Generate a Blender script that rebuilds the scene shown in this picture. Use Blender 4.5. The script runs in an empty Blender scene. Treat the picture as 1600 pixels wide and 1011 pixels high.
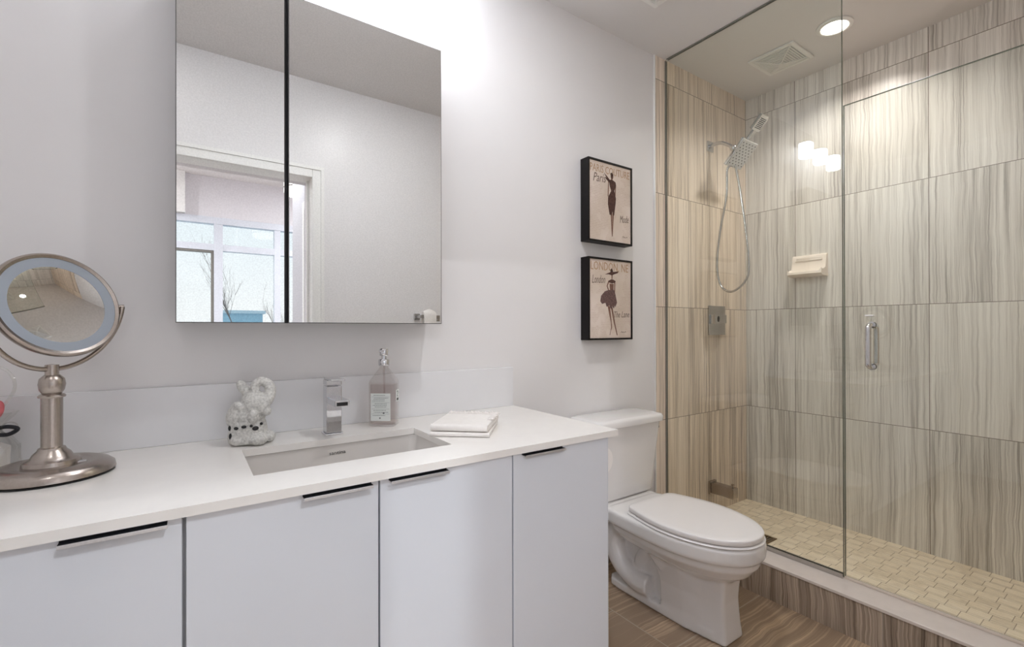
import bpy, bmesh, math, random
from mathutils import Vector, Matrix
random.seed(4)
PI = math.pi
SC = bpy.context.scene
COL = SC.collection

# ------------------------------------------------------------------ camera
H = 1.125
yaw, pitch, roll = 0.6065, 0.0028, -0.0018
fh = Vector((math.sin(yaw), math.cos(yaw), 0)); rh = Vector((math.cos(yaw), -math.sin(yaw), 0)); uh = Vector((0, 0, 1))
f_ = fh * math.cos(pitch) + uh * math.sin(pitch)
u_ = uh * math.cos(pitch) - fh * math.sin(pitch)
r2 = rh * math.cos(roll) + u_ * math.sin(roll)
u3 = u_ * math.cos(roll) - rh * math.sin(roll)
cam = bpy.data.cameras.new('camera'); camo = bpy.data.objects.new('camera', cam); COL.objects.link(camo)
M = Matrix.Identity(4)
for i in range(3):
    M[i][0] = r2[i]; M[i][1] = u3[i]; M[i][2] = -f_[i]
M[2][3] = H
camo.matrix_world = M
cam.sensor_width = 36; cam.lens = 733.99 / 1600 * 36; cam.shift_y = 6.367 / 1600
cam.clip_start = 0.02
SC.camera = camo

# ------------------------------------------------------------------ world and exposure
w = bpy.data.worlds.new('sky'); SC.world = w; w.use_nodes = True
nt = w.node_tree; bg = nt.nodes['Background']
tc = nt.nodes.new('ShaderNodeTexCoord'); sp = nt.nodes.new('ShaderNodeSeparateXYZ'); rp = nt.nodes.new('ShaderNodeValToRGB')
nt.links.new(tc.outputs['Generated'], sp.inputs[0]); nt.links.new(sp.outputs['Z'], rp.inputs[0]); nt.links.new(rp.outputs[0], bg.inputs[0])
rp.color_ramp.elements[0].color = (0.95, 0.97, 1.0, 1); rp.color_ramp.elements[1].color = (0.62, 0.84, 1.0, 1)
rp.color_ramp.elements[0].position = 0.03; rp.color_ramp.elements[1].position = 0.6
bg.inputs[1].default_value = 1.25
SC.view_settings.view_transform = 'Standard'; SC.view_settings.look = 'None'
SC.view_settings.gamma = 1; SC.view_settings.use_curve_mapping = False
SC.view_settings.exposure = 0.06
SC.cycles.max_bounces = 14; SC.cycles.transparent_max_bounces = 24
SC.cycles.diffuse_bounces = 7; SC.cycles.glossy_bounces = 7
SC.cycles.sample_clamp_indirect = 6
LIGHT_VANITY = 60.0
FILL_ROOM = 7.8
FILL_LEFT = 1.7
LIGHT_SHOWER = 5.8
FILL_HALL = 34.0
FILL_FAR = 88.0

# ------------------------------------------------------------------ materials
MATS = {}
def lin(c):
    return tuple(((x / 255) / 12.92 if x / 255 <= 0.04045 else ((x / 255 + 0.055) / 1.055) ** 2.4) for x in c)
def base(name):
    m = bpy.data.materials.new(name); m.use_nodes = True
    n = m.node_tree.nodes; b = n['Principled BSDF']
    return m, m.node_tree, b
def noise(nt, scale, vec=None, detail=3, rough=0.55):
    n = nt.nodes.new('ShaderNodeTexNoise'); n.inputs['Scale'].default_value = scale
    n.inputs['Detail'].default_value = detail; n.inputs['Roughness'].default_value = rough
    if vec is not None: nt.links.new(vec, n.inputs['Vector'])
    return n
def objco(nt):
    return nt.nodes.new('ShaderNodeTexCoord').outputs['Object']
def geopos(nt):
    return nt.nodes.new('ShaderNodeNewGeometry').outputs['Position']
def mathn(nt, op, a, b=None, c=None):
    n = nt.nodes.new('ShaderNodeMath'); n.operation = op
    for i, v in enumerate((a, b, c)):
        if v is None: continue
        if isinstance(v, (int, float)): n.inputs[i].default_value = v
        else: nt.links.new(v, n.inputs[i])
    return n.outputs[0]
def ramp(nt, fac, stops):
    r = nt.nodes.new('ShaderNodeValToRGB'); e = r.color_ramp.elements
    e[0].position, e[0].color = stops[0][0], (*stops[0][1], 1)
    e[1].position, e[1].color = stops[-1][0], (*stops[-1][1], 1)
    for p, c in stops[1:-1]:
        k = e.new(p); k.color = (*c, 1)
    nt.links.new(fac, r.inputs[0]); return r.outputs[0]
def mixc(nt, fac, a, b, mode='MIX'):
    n = nt.nodes.new('ShaderNodeMix'); n.data_type = 'RGBA'; n.blend_type = mode
    for s, v in ((0, fac), (6, a), (7, b)):
        if isinstance(v, (int, float)): n.inputs[s].default_value = v
        elif isinstance(v, tuple): n.inputs[s].default_value = (*v, 1)
        else: nt.links.new(v, n.inputs[s])
    return n.outputs[2]
def bump(nt, b, h, strength, dist=0.002):
    n = nt.nodes.new('ShaderNodeBump'); n.inputs['Strength'].default_value = strength; n.inputs['Distance'].default_value = dist
    nt.links.new(h, n.inputs['Height']); nt.links.new(n.outputs[0], b.inputs['Normal'])
def plain(name, rgb, rough=0.4, metal=0.0, var=0.04, vs=6, bmp=0, bs=80, coat=0, spec=0.5):
    """procedural surface: base colour gently mottled by noise"""
    m, nt, b = base(name); c = lin(rgb)
    n = noise(nt, vs, objco(nt))
    nt.links.new(ramp(nt, n.outputs[0], [(0.3, tuple(x * (1 - var) for x in c)), (0.7, tuple(min(1, x * (1 + var)) for x in c))]), b.inputs['Base Color'])
    b.inputs['Roughness'].default_value = rough; b.inputs['Metallic'].default_value = metal
    b.inputs['Specular IOR Level'].default_value = spec
    if coat: b.inputs['Coat Weight'].default_value = coat; b.inputs['Coat Roughness'].default_value = 0.05
    if bmp:
        n2 = noise(nt, bs, objco(nt)); bump(nt, b, n2.outputs[0], bmp)
    MATS[name] = m; return m
def emit(name, rgb, s):
    m, nt, b = base(name); b.inputs['Base Color'].default_value = (.9, .9, .9, 1)
    b.inputs['Emission Color'].default_value = (*lin(rgb), 1); b.inputs['Emission Strength'].default_value = s
    MATS[name] = m; return m
def clearglass(name, tint, f0=0.04, rough=0.0, refl=1.0):
    """thin clear glass: transmits straight through, mirrors by Schlick"""
    m = bpy.data.materials.new(name); m.use_nodes = True; nt = m.node_tree; nt.nodes.clear()
    out = nt.nodes.new('ShaderNodeOutputMaterial'); mx = nt.nodes.new('ShaderNodeMixShader')
    tr = nt.nodes.new('ShaderNodeBsdfTransparent'); gl = nt.nodes.new('ShaderNodeBsdfGlossy')
    tr.inputs[0].default_value = (*tint, 1); gl.inputs[0].default_value = (refl, refl, refl, 1); gl.inputs['Roughness'].default_value = rough
    lw = nt.nodes.new('ShaderNodeLayerWeight'); lw.inputs[0].default_value = 0.5
    p = mathn(nt, 'POWER', lw.outputs['Facing'], 5.0)
    fac = mathn(nt, 'MULTIPLY_ADD', p, 1 - f0, f0)
    nt.links.new(fac, mx.inputs[0]); nt.links.new(tr.outputs[0], mx.inputs[1]); nt.links.new(gl.outputs[0], mx.inputs[2]); nt.links.new(mx.outputs[0], out.inputs[0])
    MATS[name] = m; return m
def tilemat(name, ua, va, su, sv, u0, v0, light, mid, dark, grout, gw=0.0028, vein='v', shift=0.0, rough=0.3, fine=1.0, wobble=0.020):
    """large stone-look tiles: streaked along one axis, each tile its own piece, thin grout"""
    m, nt, b = base(name)
    pos = geopos(nt); s = nt.nodes.new('ShaderNodeSeparateXYZ'); nt.links.new(pos, s.inputs[0])
    U, V = s.outputs[ua], s.outputs[va]
    iu = mathn(nt, 'FLOOR', mathn(nt, 'DIVIDE', mathn(nt, 'SUBTRACT', U, u0), su))
    if shift: V = mathn(nt, 'ADD', V, mathn(nt, 'MULTIPLY', iu, shift))
    uu = mathn(nt, 'DIVIDE', mathn(nt, 'SUBTRACT', U, u0), su); vv = mathn(nt, 'DIVIDE', mathn(nt, 'SUBTRACT', V, v0), sv)
    iv = mathn(nt, 'FLOOR', vv)
    fu = mathn(nt, 'SUBTRACT', uu, iu); fv = mathn(nt, 'SUBTRACT', vv, iv)
    cid = nt.nodes.new('ShaderNodeCombineXYZ'); nt.links.new(iu, cid.inputs[0]); nt.links.new(iv, cid.inputs[1])
    wn = nt.nodes.new('ShaderNodeTexWhiteNoise'); wn.noise_dimensions = '3D'; nt.links.new(cid.outputs[0], wn.inputs[0])
    tid = wn.outputs['Value']
    du = mathn(nt, 'MULTIPLY', mathn(nt, 'MINIMUM', fu, mathn(nt, 'SUBTRACT', 1.0, fu)), su)
    dv = mathn(nt, 'MULTIPLY', mathn(nt, 'MINIMUM', fv, mathn(nt, 'SUBTRACT', 1.0, fv)), sv)
    g = mathn(nt, 'LESS_THAN', mathn(nt, 'MINIMUM', du, dv), gw / 2)
    A, L = (U, V) if vein == 'v' else (V, U)
    wob = noise(nt, 2.2, pos, 2); wv = mathn(nt, 'MULTIPLY', mathn(nt, 'SUBTRACT', wob.outputs[0], 0.5), wobble)
    A = mathn(nt, 'ADD', A, wv)
    wob2 = noise(nt, 13.0, pos, 2); A = mathn(nt, 'ADD', A, mathn(nt, 'MULTIPLY', mathn(nt, 'SUBTRACT', wob2.outputs[0], 0.5), min(wobble * 0.5, 0.012)))
    def streak(fa, fl, off, det=4):
        c = nt.nodes.new('ShaderNodeCombineXYZ')
        nt.links.new(mathn(nt, 'MULTIPLY', A, fa), c.inputs[0]); nt.links.new(mathn(nt, 'MULTIPLY', L, fl), c.inputs[1])
        nt.links.new(mathn(nt, 'MULTIPLY_ADD', tid, 37.0, off), c.inputs[2])
        return noise(nt, 1.0, c.outputs[0], det, 0.62).outputs[0]
    s1 = streak(11, 0.35, 1.0); s2 = streak(95, 1.0, 9.0); s3 = streak(330, 3.0, 5.0, 2)
    mixv = mathn(nt, 'ADD', mathn(nt, 'MULTIPLY', s1, 0.27), mathn(nt, 'ADD', mathn(nt, 'MULTIPLY', s2, 0.44 * fine), mathn(nt, 'MULTIPLY', s3, 0.29 * fine)))
    mixv = mathn(nt, 'ADD', mixv, mathn(nt, 'MULTIPLY', mathn(nt, 'SUBTRACT', tid, 0.5), 0.07))
    col = ramp(nt, mixv, [(0.385, dark), (0.49, mid), (0.61, light)])
    nt.links.new(mixc(nt, g, col, grout), b.inputs['Base Color'])
    b.inputs['Roughness'].default_value = rough
    bump(nt, b, mathn(nt, 'SUBTRACT', 1.0, g), 0.25, 0.002)
    MATS[name] = m; return m
def mosaic(name):
    """basket of small stone squares, alternate courses nudged sideways, slim strips between"""
    m, nt, b = base(name)
    pos = geopos(nt); s = nt.nodes.new('ShaderNodeSeparateXYZ'); nt.links.new(pos, s.inputs[0])
    X, Y = s.outputs[0], s.outputs[1]
    P = 0.062
    ix = mathn(nt, 'FLOOR', mathn(nt, 'DIVIDE', X, P))
    par = mathn(nt, 'FLOORED_MODULO', ix, 2.0)
    Y2 = mathn(nt, 'ADD', Y, mathn(nt, 'MULTIPLY', par, 0.013))
    iy = mathn(nt, 'FLOOR', mathn(nt, 'DIVIDE', Y2, P))
    fx = mathn(nt, 'SUBTRACT', mathn(nt, 'DIVIDE', X, P), ix); fy = mathn(nt, 'SUBTRACT', mathn(nt, 'DIVIDE', Y2, P), iy)
    strip = mathn(nt, 'LESS_THAN', fx, 0.22)
    e1 = mathn(nt, 'LESS_THAN', fx, 0.04); e2 = mathn(nt, 'LESS_THAN', fy, 0.04)
    e3 = mathn(nt, 'LESS_THAN', mathn(nt, 'ABSOLUTE', mathn(nt, 'SUBTRACT', fx, 0.22)), 0.018)
    g = mathn(nt, 'MAXIMUM', mathn(nt, 'MULTIPLY', mathn(nt, 'MAXIMUM', e1, e3), 0.7), e2)
    c = nt.nodes.new('ShaderNodeCombineXYZ'); nt.links.new(ix, c.inputs[0]); nt.links.new(iy, c.inputs[1]); nt.links.new(strip, c.inputs[2])
    wn = nt.nodes.new('ShaderNodeTexWhiteNoise'); nt.links.new(c.outputs[0], wn.inputs[0])
    c2 = nt.nodes.new('ShaderNodeCombineXYZ'); nt.links.new(mathn(nt, 'MULTIPLY', X, 160), c2.inputs[0]); nt.links.new(mathn(nt, 'MULTIPLY', Y, 25), c2.inputs[1])
    n = noise(nt, 1.0, c2.outputs[0], 3).outputs[0]
    v = mathn(nt, 'ADD', mathn(nt, 'MULTIPLY', wn.outputs['Value'], 0.22), mathn(nt, 'MULTIPLY', n, 0.8))
    col = ramp(nt, v, [(0.2, lin((196, 180, 158))), (0.5, lin((236, 220, 196))), (0.85, lin((250, 238, 220)))])
    nt.links.new(mixc(nt, mathn(nt, 'MULTIPLY', g, 0.9), col, lin((150, 133, 112))), b.inputs['Base Color'])
    b.inputs['Roughness'].default_value = 0.45
    bump(nt, b, mathn(nt, 'SUBTRACT', 1.0, g), 0.4, 0.003)
    MATS[name] = m; return m
def brushed(name, rgb, rough):
    m, nt, b = base(name); c = lin(rgb)
    n = noise(nt, 260, objco(nt), 2)
    nt.links.new(ramp(nt, n.outputs[0], [(0.3, tuple(x * .93 for x in c)), (0.7, tuple(x * 1.05 for x in c))]), b.inputs['Base Color'])
    b.inputs['Metallic'].default_value = 1; b.inputs['Roughness'].default_value = rough
    MATS[name] = m; return m

plain('paint', (226, 224, 224), 0.38, var=0.012, vs=3, bmp=0.04, bs=160)
plain('ceiling_paint', (221, 218, 217), 0.7, var=0.012, vs=3, bmp=0.03, bs=200)
plain('trim_paint', (232, 231, 228), 0.35, var=0.01)
plain('lacquer', (219, 223, 230), 0.13, var=0.012, vs=2.0, coat=0.3)
plain('carcass', (206, 207, 209), 0.4, var=0.01)
plain('gap_dark', (70, 72, 76), 0.6)
plain('quartz', (234, 231, 227), 0.14, var=0.014, vs=18)
plain('splash', (226, 226, 228), 0.22, var=0.012, vs=14)
plain('porcelain', (232, 230, 229), 0.09, var=0.008, coat=0.4)
plain('basin', (214, 210, 206), 0.12, var=0.008)
plain('seat_plastic', (236, 233, 232), 0.18, var=0.006)
plain('marble_sill', (222, 212, 205), 0.25, var=0.03, vs=22)
plain('black_frame', (14, 9, 9), 0.5, var=0.15, spec=0.25)
plain('black_satin', (12, 12, 14), 0.4)
plain('handle_shade', (30, 31, 36), 0.3)
plain('cloth', (236, 232, 228), 0.95, var=0.03, vs=60, bmp=0.5, bs=420)
plain('lace', (232, 227, 223), 0.95, var=0.10, vs=240, bmp=1.0, bs=300)
plain('paper', (240, 236, 233), 0.95, var=0.02, bmp=0.2, bs=300)
plain('label_paper', (226, 230, 227), 0.7, var=0.02)
plain('ink', (118, 124, 122), 0.7)
plain('ink_dark', (60, 62, 60), 0.7)
plain('stone_figurine', (204, 203, 199), 0.85, var=0.24, vs=170, bmp=0.7, bs=200)
plain('soap_ceramic', (240, 228, 216), 0.15, var=0.01)
plain('tan_ink', (174, 142, 112), 0.9, var=0.12, vs=90)
plain('script_ink', (112, 96, 86), 0.9, var=0.2, vs=90)
plain('figure_brown', (78, 52, 44), 0.9, var=0.45, vs=160)
plain('figure_skin', (120, 88, 74), 0.9, var=0.25, vs=120)
plain('figure_skirt', (104, 80, 76), 0.9, var=0.5, vs=210)
plain('pink', (226, 120, 126), 0.6, var=0.12, vs=90)
plain('ribbon_black', (16, 18, 30), 0.35)
plain('drain_metal', (120, 96, 58), 0.35, metal=0.9, var=0.1)
plain('bark', (122, 112, 108), 0.9)
plain('snow', (226, 230, 236), 0.9)
plain('teal_cladding', (150, 186, 202), 0.7)
plain('coping', (188, 206, 214), 0.6)
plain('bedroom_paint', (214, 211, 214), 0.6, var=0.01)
plain('bedroom_paint_dimmed', (186, 184, 188), 0.6, var=0.01)  # bedroom wall colour, darkened to hold down the lamplight on the partition
plain('window_vinyl', (206, 210, 218), 0.4, var=0.01)
plain('carpet', (170, 160, 150), 0.95, var=0.1, vs=90)
plain('rubber', (120, 118, 112), 0.6)
plain('ring_grey', (150, 158, 168), 0.35, var=0.02)
plain('tan_figure_bg', (205, 180, 160), 0.9)
brushed('nickel', (178, 168, 160), 0.27)
brushed('chrome', (214, 214, 216), 0.05)
brushed('satin_chrome', (190, 188, 186), 0.2)
brushed('mirror', (232, 232, 230), 0.0)
brushed('handle_steel', (218, 218, 220), 0.42)
plain('steel_face', (206, 206, 206), 0.3, metal=0.35, var=0.02)
plain('dark_edge', (92, 90, 88), 0.4, metal=0.4)
brushed('steel_edge', (150, 150, 152), 0.2)
clearglass('glass', (0.955, 0.972, 0.955), 0.045)
clearglass('pane', (0.97, 0.985, 0.985), 0.03)
clearglass('bottle_glass', (0.90, 0.89, 0.885), 0.05)
clearglass('bottle_liquid', (0.915, 0.88, 0.872), 0.02)
clearglass('cellophane', (0.93, 0.93, 0.92), 0.10, 0.05)
plain('glass_edge', (104, 110, 98), 0.15)
emit('lamp_white', (240, 246, 255), LIGHT_VANITY)
emit('lamp_ceiling', (255, 246, 234), 9.0)
emit('lamp_drum', (255, 252, 246), 2.0)
TL, TM, TD = lin((246, 232, 217)), lin((220, 204, 186)), lin((156, 140, 125))
GR = lin((116, 104, 92))
tilemat('tile_side', 0, 2, 0.595, 0.600, 2.307 - 0.595 * 4, 1.2405 - 0.6 * 2, TL, TM, TD, GR)
tilemat('tile_right', 1, 2, 0.598, 0.600, 1.303 - 0.598 * 4, 1.2405 - 0.6 * 2, lin((238, 233, 226)), lin((215, 209, 201)), lin((160, 152, 143)), GR)
tilemat('tile_floor', 0, 1, 0.60, 0.60, 1.40 - 0.6 * 5, 0.915 - 0.28 - 0.6 * 3, lin((232, 206, 174)), lin((204, 178, 148)), lin((150, 129, 108)), lin((178, 164, 146)), 0.004, vein='h', shift=0.28, rough=0.28, fine=0.7, wobble=0.09)
tilemat('tile_curb', 1, 2, 0.60, 0.40, 0.61, -0.1, lin((204, 188, 170)), lin((160, 144, 128)), lin((100, 86, 74)), lin((164, 154, 142)), 0.003, rough=0.3, wobble=0.07)
mosaic('mosaic')
def print_mat():
    m, nt, b = base('print_paper')
    pos = geopos(nt); s = nt.nodes.new('ShaderNodeSeparateXYZ'); nt.links.new(pos, s.inputs[0])
    ln = mathn(nt, 'FRACT', mathn(nt, 'MULTIPLY', s.outputs[2], 130.0))
    l2 = mathn(nt, 'GREATER_THAN', ln, 0.55)
    c = nt.nodes.new('ShaderNodeCombineXYZ'); nt.links.new(mathn(nt, 'MULTIPLY', s.outputs[0], 420), c.inputs[0]); nt.links.new(mathn(nt, 'MULTIPLY', s.outputs[2], 130), c.inputs[1])
    n = noise(nt, 1, c.outputs[0], 2).outputs[0]; n2 = noise(nt, 9, pos, 2).outputs[0]
    k = mathn(nt, 'MULTIPLY', mathn(nt, 'MULTIPLY', l2, mathn(nt, 'GREATER_THAN', n, 0.47)), mathn(nt, 'GREATER_THAN', n2, 0.48))
    bgc = ramp(nt, noise(nt, 6, pos, 3).outputs[0], [(0.3, lin((205, 190, 174))), (0.7, lin((222, 208, 198)))])
    nt.links.new(mixc(nt, mathn(nt, 'MULTIPLY', k, 0.4), bgc, lin((170, 140, 118))), b.inputs['Base Color'])
    b.inputs['Roughness'].default_value = 0.9
    MATS['print_paper'] = m
print_mat()

# ------------------------------------------------------------------ object helpers
ORG = {}
def obj(name, bm, mat, parent=None, smooth=False, world=True, angle=0.7):
    bmesh.ops.remove_doubles(bm, verts=bm.verts, dist=1e-6)
    bmesh.ops.recalc_face_normals(bm, faces=bm.faces)
    if parent is not None and world:
        bmesh.ops.translate(bm, verts=bm.verts, vec=-ORG[parent.name])
    me = bpy.data.meshes.new(name); bm.to_mesh(me); bm.free()
    me.materials.append(MATS[mat])
    o = bpy.data.objects.new(name, me); COL.objects.link(o)
    if parent is not None:
        o.parent = parent; ORG[o.name] = ORG[parent.name].copy()
    else: ORG[o.name] = Vector((0, 0, 0))
    if smooth:
        for p in me.polygons: p.use_smooth = True
        try: me.set_sharp_from_angle(angle=angle)
        except Exception: pass
    return o
def tag(o, label, cat, group=None):
    o['label'] = label; o['category'] = cat
    if group: o['group'] = group
    return o
def thing(name, label, cat, loc, rotz=0, group=None):
    o = bpy.data.objects.new(name, None); COL.objects.link(o)
    o.empty_display_size = 0.05
    o.location = loc; o.rotation_euler = (0, 0, rotz); ORG[o.name] = Vector(loc)
    return tag(o, label, cat, group)
def struct(name, bm, mat, parent=None, smooth=False):
    o = obj(name, bm, mat, parent, smooth)
    if parent is None: o['kind'] = 'structure'
    return o
def B(): return bmesh.new()
def box(bm, x0, x1, y0, y1, z0, z1, bev=0, seg=2):
    r = bmesh.ops.create_cube(bm, size=1)
    vs = r['verts']
    bmesh.ops.scale(bm, vec=(abs(x1 - x0), abs(y1 - y0), abs(z1 - z0)), verts=vs)
    bmesh.ops.translate(bm, vec=((x0 + x1) / 2, (y0 + y1) / 2, (z0 + z1) / 2), verts=vs)
    if bev:
        es = list({e for v in vs for e in v.link_edges})
        bmesh.ops.bevel(bm, geom=es, offset=bev, segments=seg, affect='EDGES', profile=0.5)
    return bm
def bx(*a, **k): return box(B(), *a, **k)
def frame_of(d):
    d = Vector(d).normalized(); a = Vector((0, 0, 1)) if abs(d.z) < 0.9 else Vector((1, 0, 0))
    x = d.cross(a).normalized(); return x, d.cross(x).normalized(), d
def ringloft(bm, rings, cap=True, closed=True):
    prev = None; first = None
    for r in rings:
        vs = [bm.verts.new(p) for p in r]
        if prev:
            n = len(vs)
            for i in range(n if closed else n - 1):
                bm.faces.new((prev[i], prev[(i + 1) % n], vs[(i + 1) % n], vs[i]))
        else: first = vs
        prev = vs
    if cap:
        bm.faces.new(first[::-1]); bm.faces.new(prev)
    return bm
def cyl(bm, p0, p1, r0, r1=None, seg=24):
    r1 = r0 if r1 is None else r1
    p0, p1 = Vector(p0), Vector(p1); x, y, d = frame_of(p1 - p0)
    return ringloft(bm, [[p + (x * math.cos(2 * PI * i / seg) + y * math.sin(2 * PI * i / seg)) * r for i in range(seg)] for p, r in ((p0, r0), (p1, r1))])
def lathe(bm, prof, c=(0, 0, 0), seg=40, axis=None):
    c = Vector(c)
    x, y, d = (Vector((1, 0, 0)), Vector((0, 1, 0)), Vector((0, 0, 1))) if axis is None else frame_of(axis)
    return ringloft(bm, [[c + d * z + (x * math.cos(2 * PI * i / seg) + y * math.sin(2 * PI * i / seg)) * max(r, 1e-4) for i in range(seg)] for r, z in prof], cap=prof[0] != prof[-1])
def catmull(pts, n=8):
    P = [Vector(p) for p in pts]; P = [2 * P[0] - P[1]] + P + [2 * P[-1] - P[-2]]; out = []
    for i in range(1, len(P) - 2):
        for k in range(n):
            t = k / n; a, b, c, d = P[i - 1], P[i], P[i + 1], P[i + 2]
            out.append(0.5 * ((2 * b) + (c - a) * t + (2 * a - 5 * b + 4 * c - d) * t * t + (3 * b - a - 3 * c + d) * t ** 3))
    out.append(P[-2]); return out
def tube(bm, pts, r, seg=12, smooth=0, cap=True):
    pts = catmull(pts, smooth) if smooth else [Vector(p) for p in pts]
    n = len(pts); rad = r if callable(r) else (lambda t: r)
    d0 = (pts[1] - pts[0]).normalized(); x, y, _ = frame_of(d0); rings = []
    for i, p in enumerate(pts):
        d = (pts[min(i + 1, n - 1)] - pts[max(i - 1, 0)]).normalized()
        x = (x - d * x.dot(d)).normalized(); y = d.cross(x)
        q = rad(i / (n - 1))
        rings.append([p + (x * math.cos(2 * PI * k / seg) + y * math.sin(2 * PI * k / seg)) * q for k in range(seg)])
    return ringloft(bm, rings, cap)
def ell(bm, c, r, rot=(0, 0, 0), u=20, v=12):
    from mathutils import Euler
    m = Matrix.Translation(c) @ Euler(rot).to_matrix().to_4x4() @ Matrix.Diagonal((*r, 1))
    bmesh.ops.create_uvsphere(bm, u_segments=u, v_segments=v, radius=1, matrix=m); return bm
def prism(bm, pts, z0, z1):
    return ringloft(bm, [[Vector((x, y, z)) for x, y in pts] for z in (z0, z1)])
def bevel_all(bm, off, seg=2, ang=0.5):
    es = [e for e in bm.edges if len(e.link_faces) == 2 and e.calc_face_angle(0) > ang]
    bmesh.ops.bevel(bm, geom=es, offset=off, segments=seg, affect='EDGES', profile=0.5); return bm
def merge(bm, other):
    me = bpy.data.meshes.new('tmp'); other.to_mesh(me); other.free(); bm.from_mesh(me); bpy.data.meshes.remove(me); return bm
def remesh(o, size, smooth=4):
    r = o.modifiers.new('remesh', 'REMESH'); r.mode = 'VOXEL'; r.voxel_size = size; r.use_smooth_shade = True
    s = o.modifiers.new('smooth', 'SMOOTH'); s.factor = 0.5; s.iterations = smooth
    dg = bpy.context.evaluated_depsgraph_get(); me = bpy.data.meshes.new_from_object(o.evaluated_get(dg))
    o.modifiers.clear(); old = o.data; mats = list(old.materials); o.data = me; bpy.data.meshes.remove(old)
    if not me.materials:
        for k in mats: me.materials.append(k)
    for p in me.polygons: p.use_smooth = True
def text(name, s, mat, parent, origin, size, width=None, shear=0.0, depth=0.0004, xdir=(1, 0, 0), updir=(0, 0, 1), roll=0.0):
    """raised lettering lying in the plane spanned by xdir and updir, left end of the baseline at origin"""
    cu = bpy.data.curves.new('t', 'FONT'); cu.body = s; cu.size = size; cu.shear = shear; cu.extrude = depth; cu.resolution_u = 2
    o = bpy.data.objects.new('t', cu); COL.objects.link(o)
    dg = bpy.context.evaluated_depsgraph_get(); me = bpy.data.meshes.new_from_object(o.evaluated_get(dg))
    bpy.data.objects.remove(o); bpy.data.curves.remove(cu)
    bm = B(); bm.from_mesh(me); bpy.data.meshes.remove(me)
    xs = [v.co.x for v in bm.verts]; k = 1 if width is None else width / (max(xs) - min(xs)); x0 = min(xs)
    X = Vector(xdir).normalized(); Z = Vector(updir).normalized(); N = X.cross(Z)
    c, s_ = math.cos(roll), math.sin(roll)
    for v in bm.verts:
        a, b2, d = (v.co.x - x0) * k, v.co.y, v.co.z
        a, b2 = a * c - b2 * s_, a * s_ + b2 * c
        v.co = Vector(origin) + X * a + Z * b2 + N * d
    return obj(name, bm, mat, parent)

# ================================================================== SETTING
CZ = 2.562; WY = 1.600; TY = 1.594; XS = 2.907; FY = 0.062; XG = 2.109
struct('wall_back', bx(-0.86, 3.02, WY, 1.70, 0, CZ), 'paint')
struct('wall_left', bx(-0.86, -0.74, FY, WY, 0, CZ), 'paint')
struct('wall_shower_back', bx(2.022, XS, TY, WY, 0.0, CZ), 'tile_side')
struct('wall_right', bx(XS, 3.02, -0.06, WY, 0, CZ), 'tile_right')
struct('wall_shower_front', bx(2.022, XS, FY, FY + 0.008, 0.0, CZ), 'tile_side')
struct('trim_1', bx(2.016, 2.022, 1.591, WY, 0.0, CZ), 'trim_paint')
struct('ceiling', bx(-0.86, 3.02, -0.06, 1.70, CZ, CZ + 0.1), 'ceiling_paint')
struct('floor', bx(-0.86, 1.99, -0.06, WY, -0.1, 0), 'tile_floor')
struct('floor_shower', bx(1.99, XS, FY, TY, -0.1, 0.05), 'mosaic')
bw = bx(-0.86, -0.21, -0.06, FY, 0, CZ); box(bw, 0.60, 3.02, -0.06, FY, 0, CZ); box(bw, -0.21, 0.60, -0.06, FY, 2.012, CZ)
struct('wall_front', bw, 'paint')
struct('baseboard_back', bx(1.083, 1.985, 1.588, WY, 0, 0.10), 'tile_curb')
def casing(name, x0, x1, zt, y0, y1, wd=0.064):
    bm = B()
    for a, b in ((x0 - wd, x0), (x1, x1 + wd)): box(bm, a, b, y0, y1, 0, zt + wd, 0.003)
    box(bm, x0, x1, y0, y1, zt, zt + wd, 0.003)
    for a, b in ((x0 - wd, x0 - wd + 0.018), (x1 + wd - 0.018, x1 + wd)): box(bm, a, b, y1 - 0.001, y1 + 0.006, 0, zt + wd)
    box(bm, x0 - wd + .018, x1 + wd - .018, y1 - 0.001, y1 + 0.006, zt + wd - 0.018, zt + wd)
    return struct(name, bm, 'trim_paint')
casing('trim_2', -0.20, 0.597, 2.0, FY, FY + 0.011)
bm = bx(-0.21, -0.20, -0.06, FY, 0, 2.012); box(bm, 0.597, 0.60, -0.06, FY, 0, 2.012); box(bm, -0.20, 0.597, -0.06, FY, 2.0, 2.012); box(bm, 0.585, 0.597, -0.045, -0.02, 0, 2.0)
struct('trim_3', bm, 'trim_paint')
# curb under the glass
bm = bx(1.988, 2.135, FY + 0.008, TY, 0.0, 0.138)
cb = struct('shower_curb', bm, 'tile_curb')
struct('trim_4', bx(1.984, 2.14, FY + 0.008, TY, 0.138, 0.150, 0.002), 'marble_sill')

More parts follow.
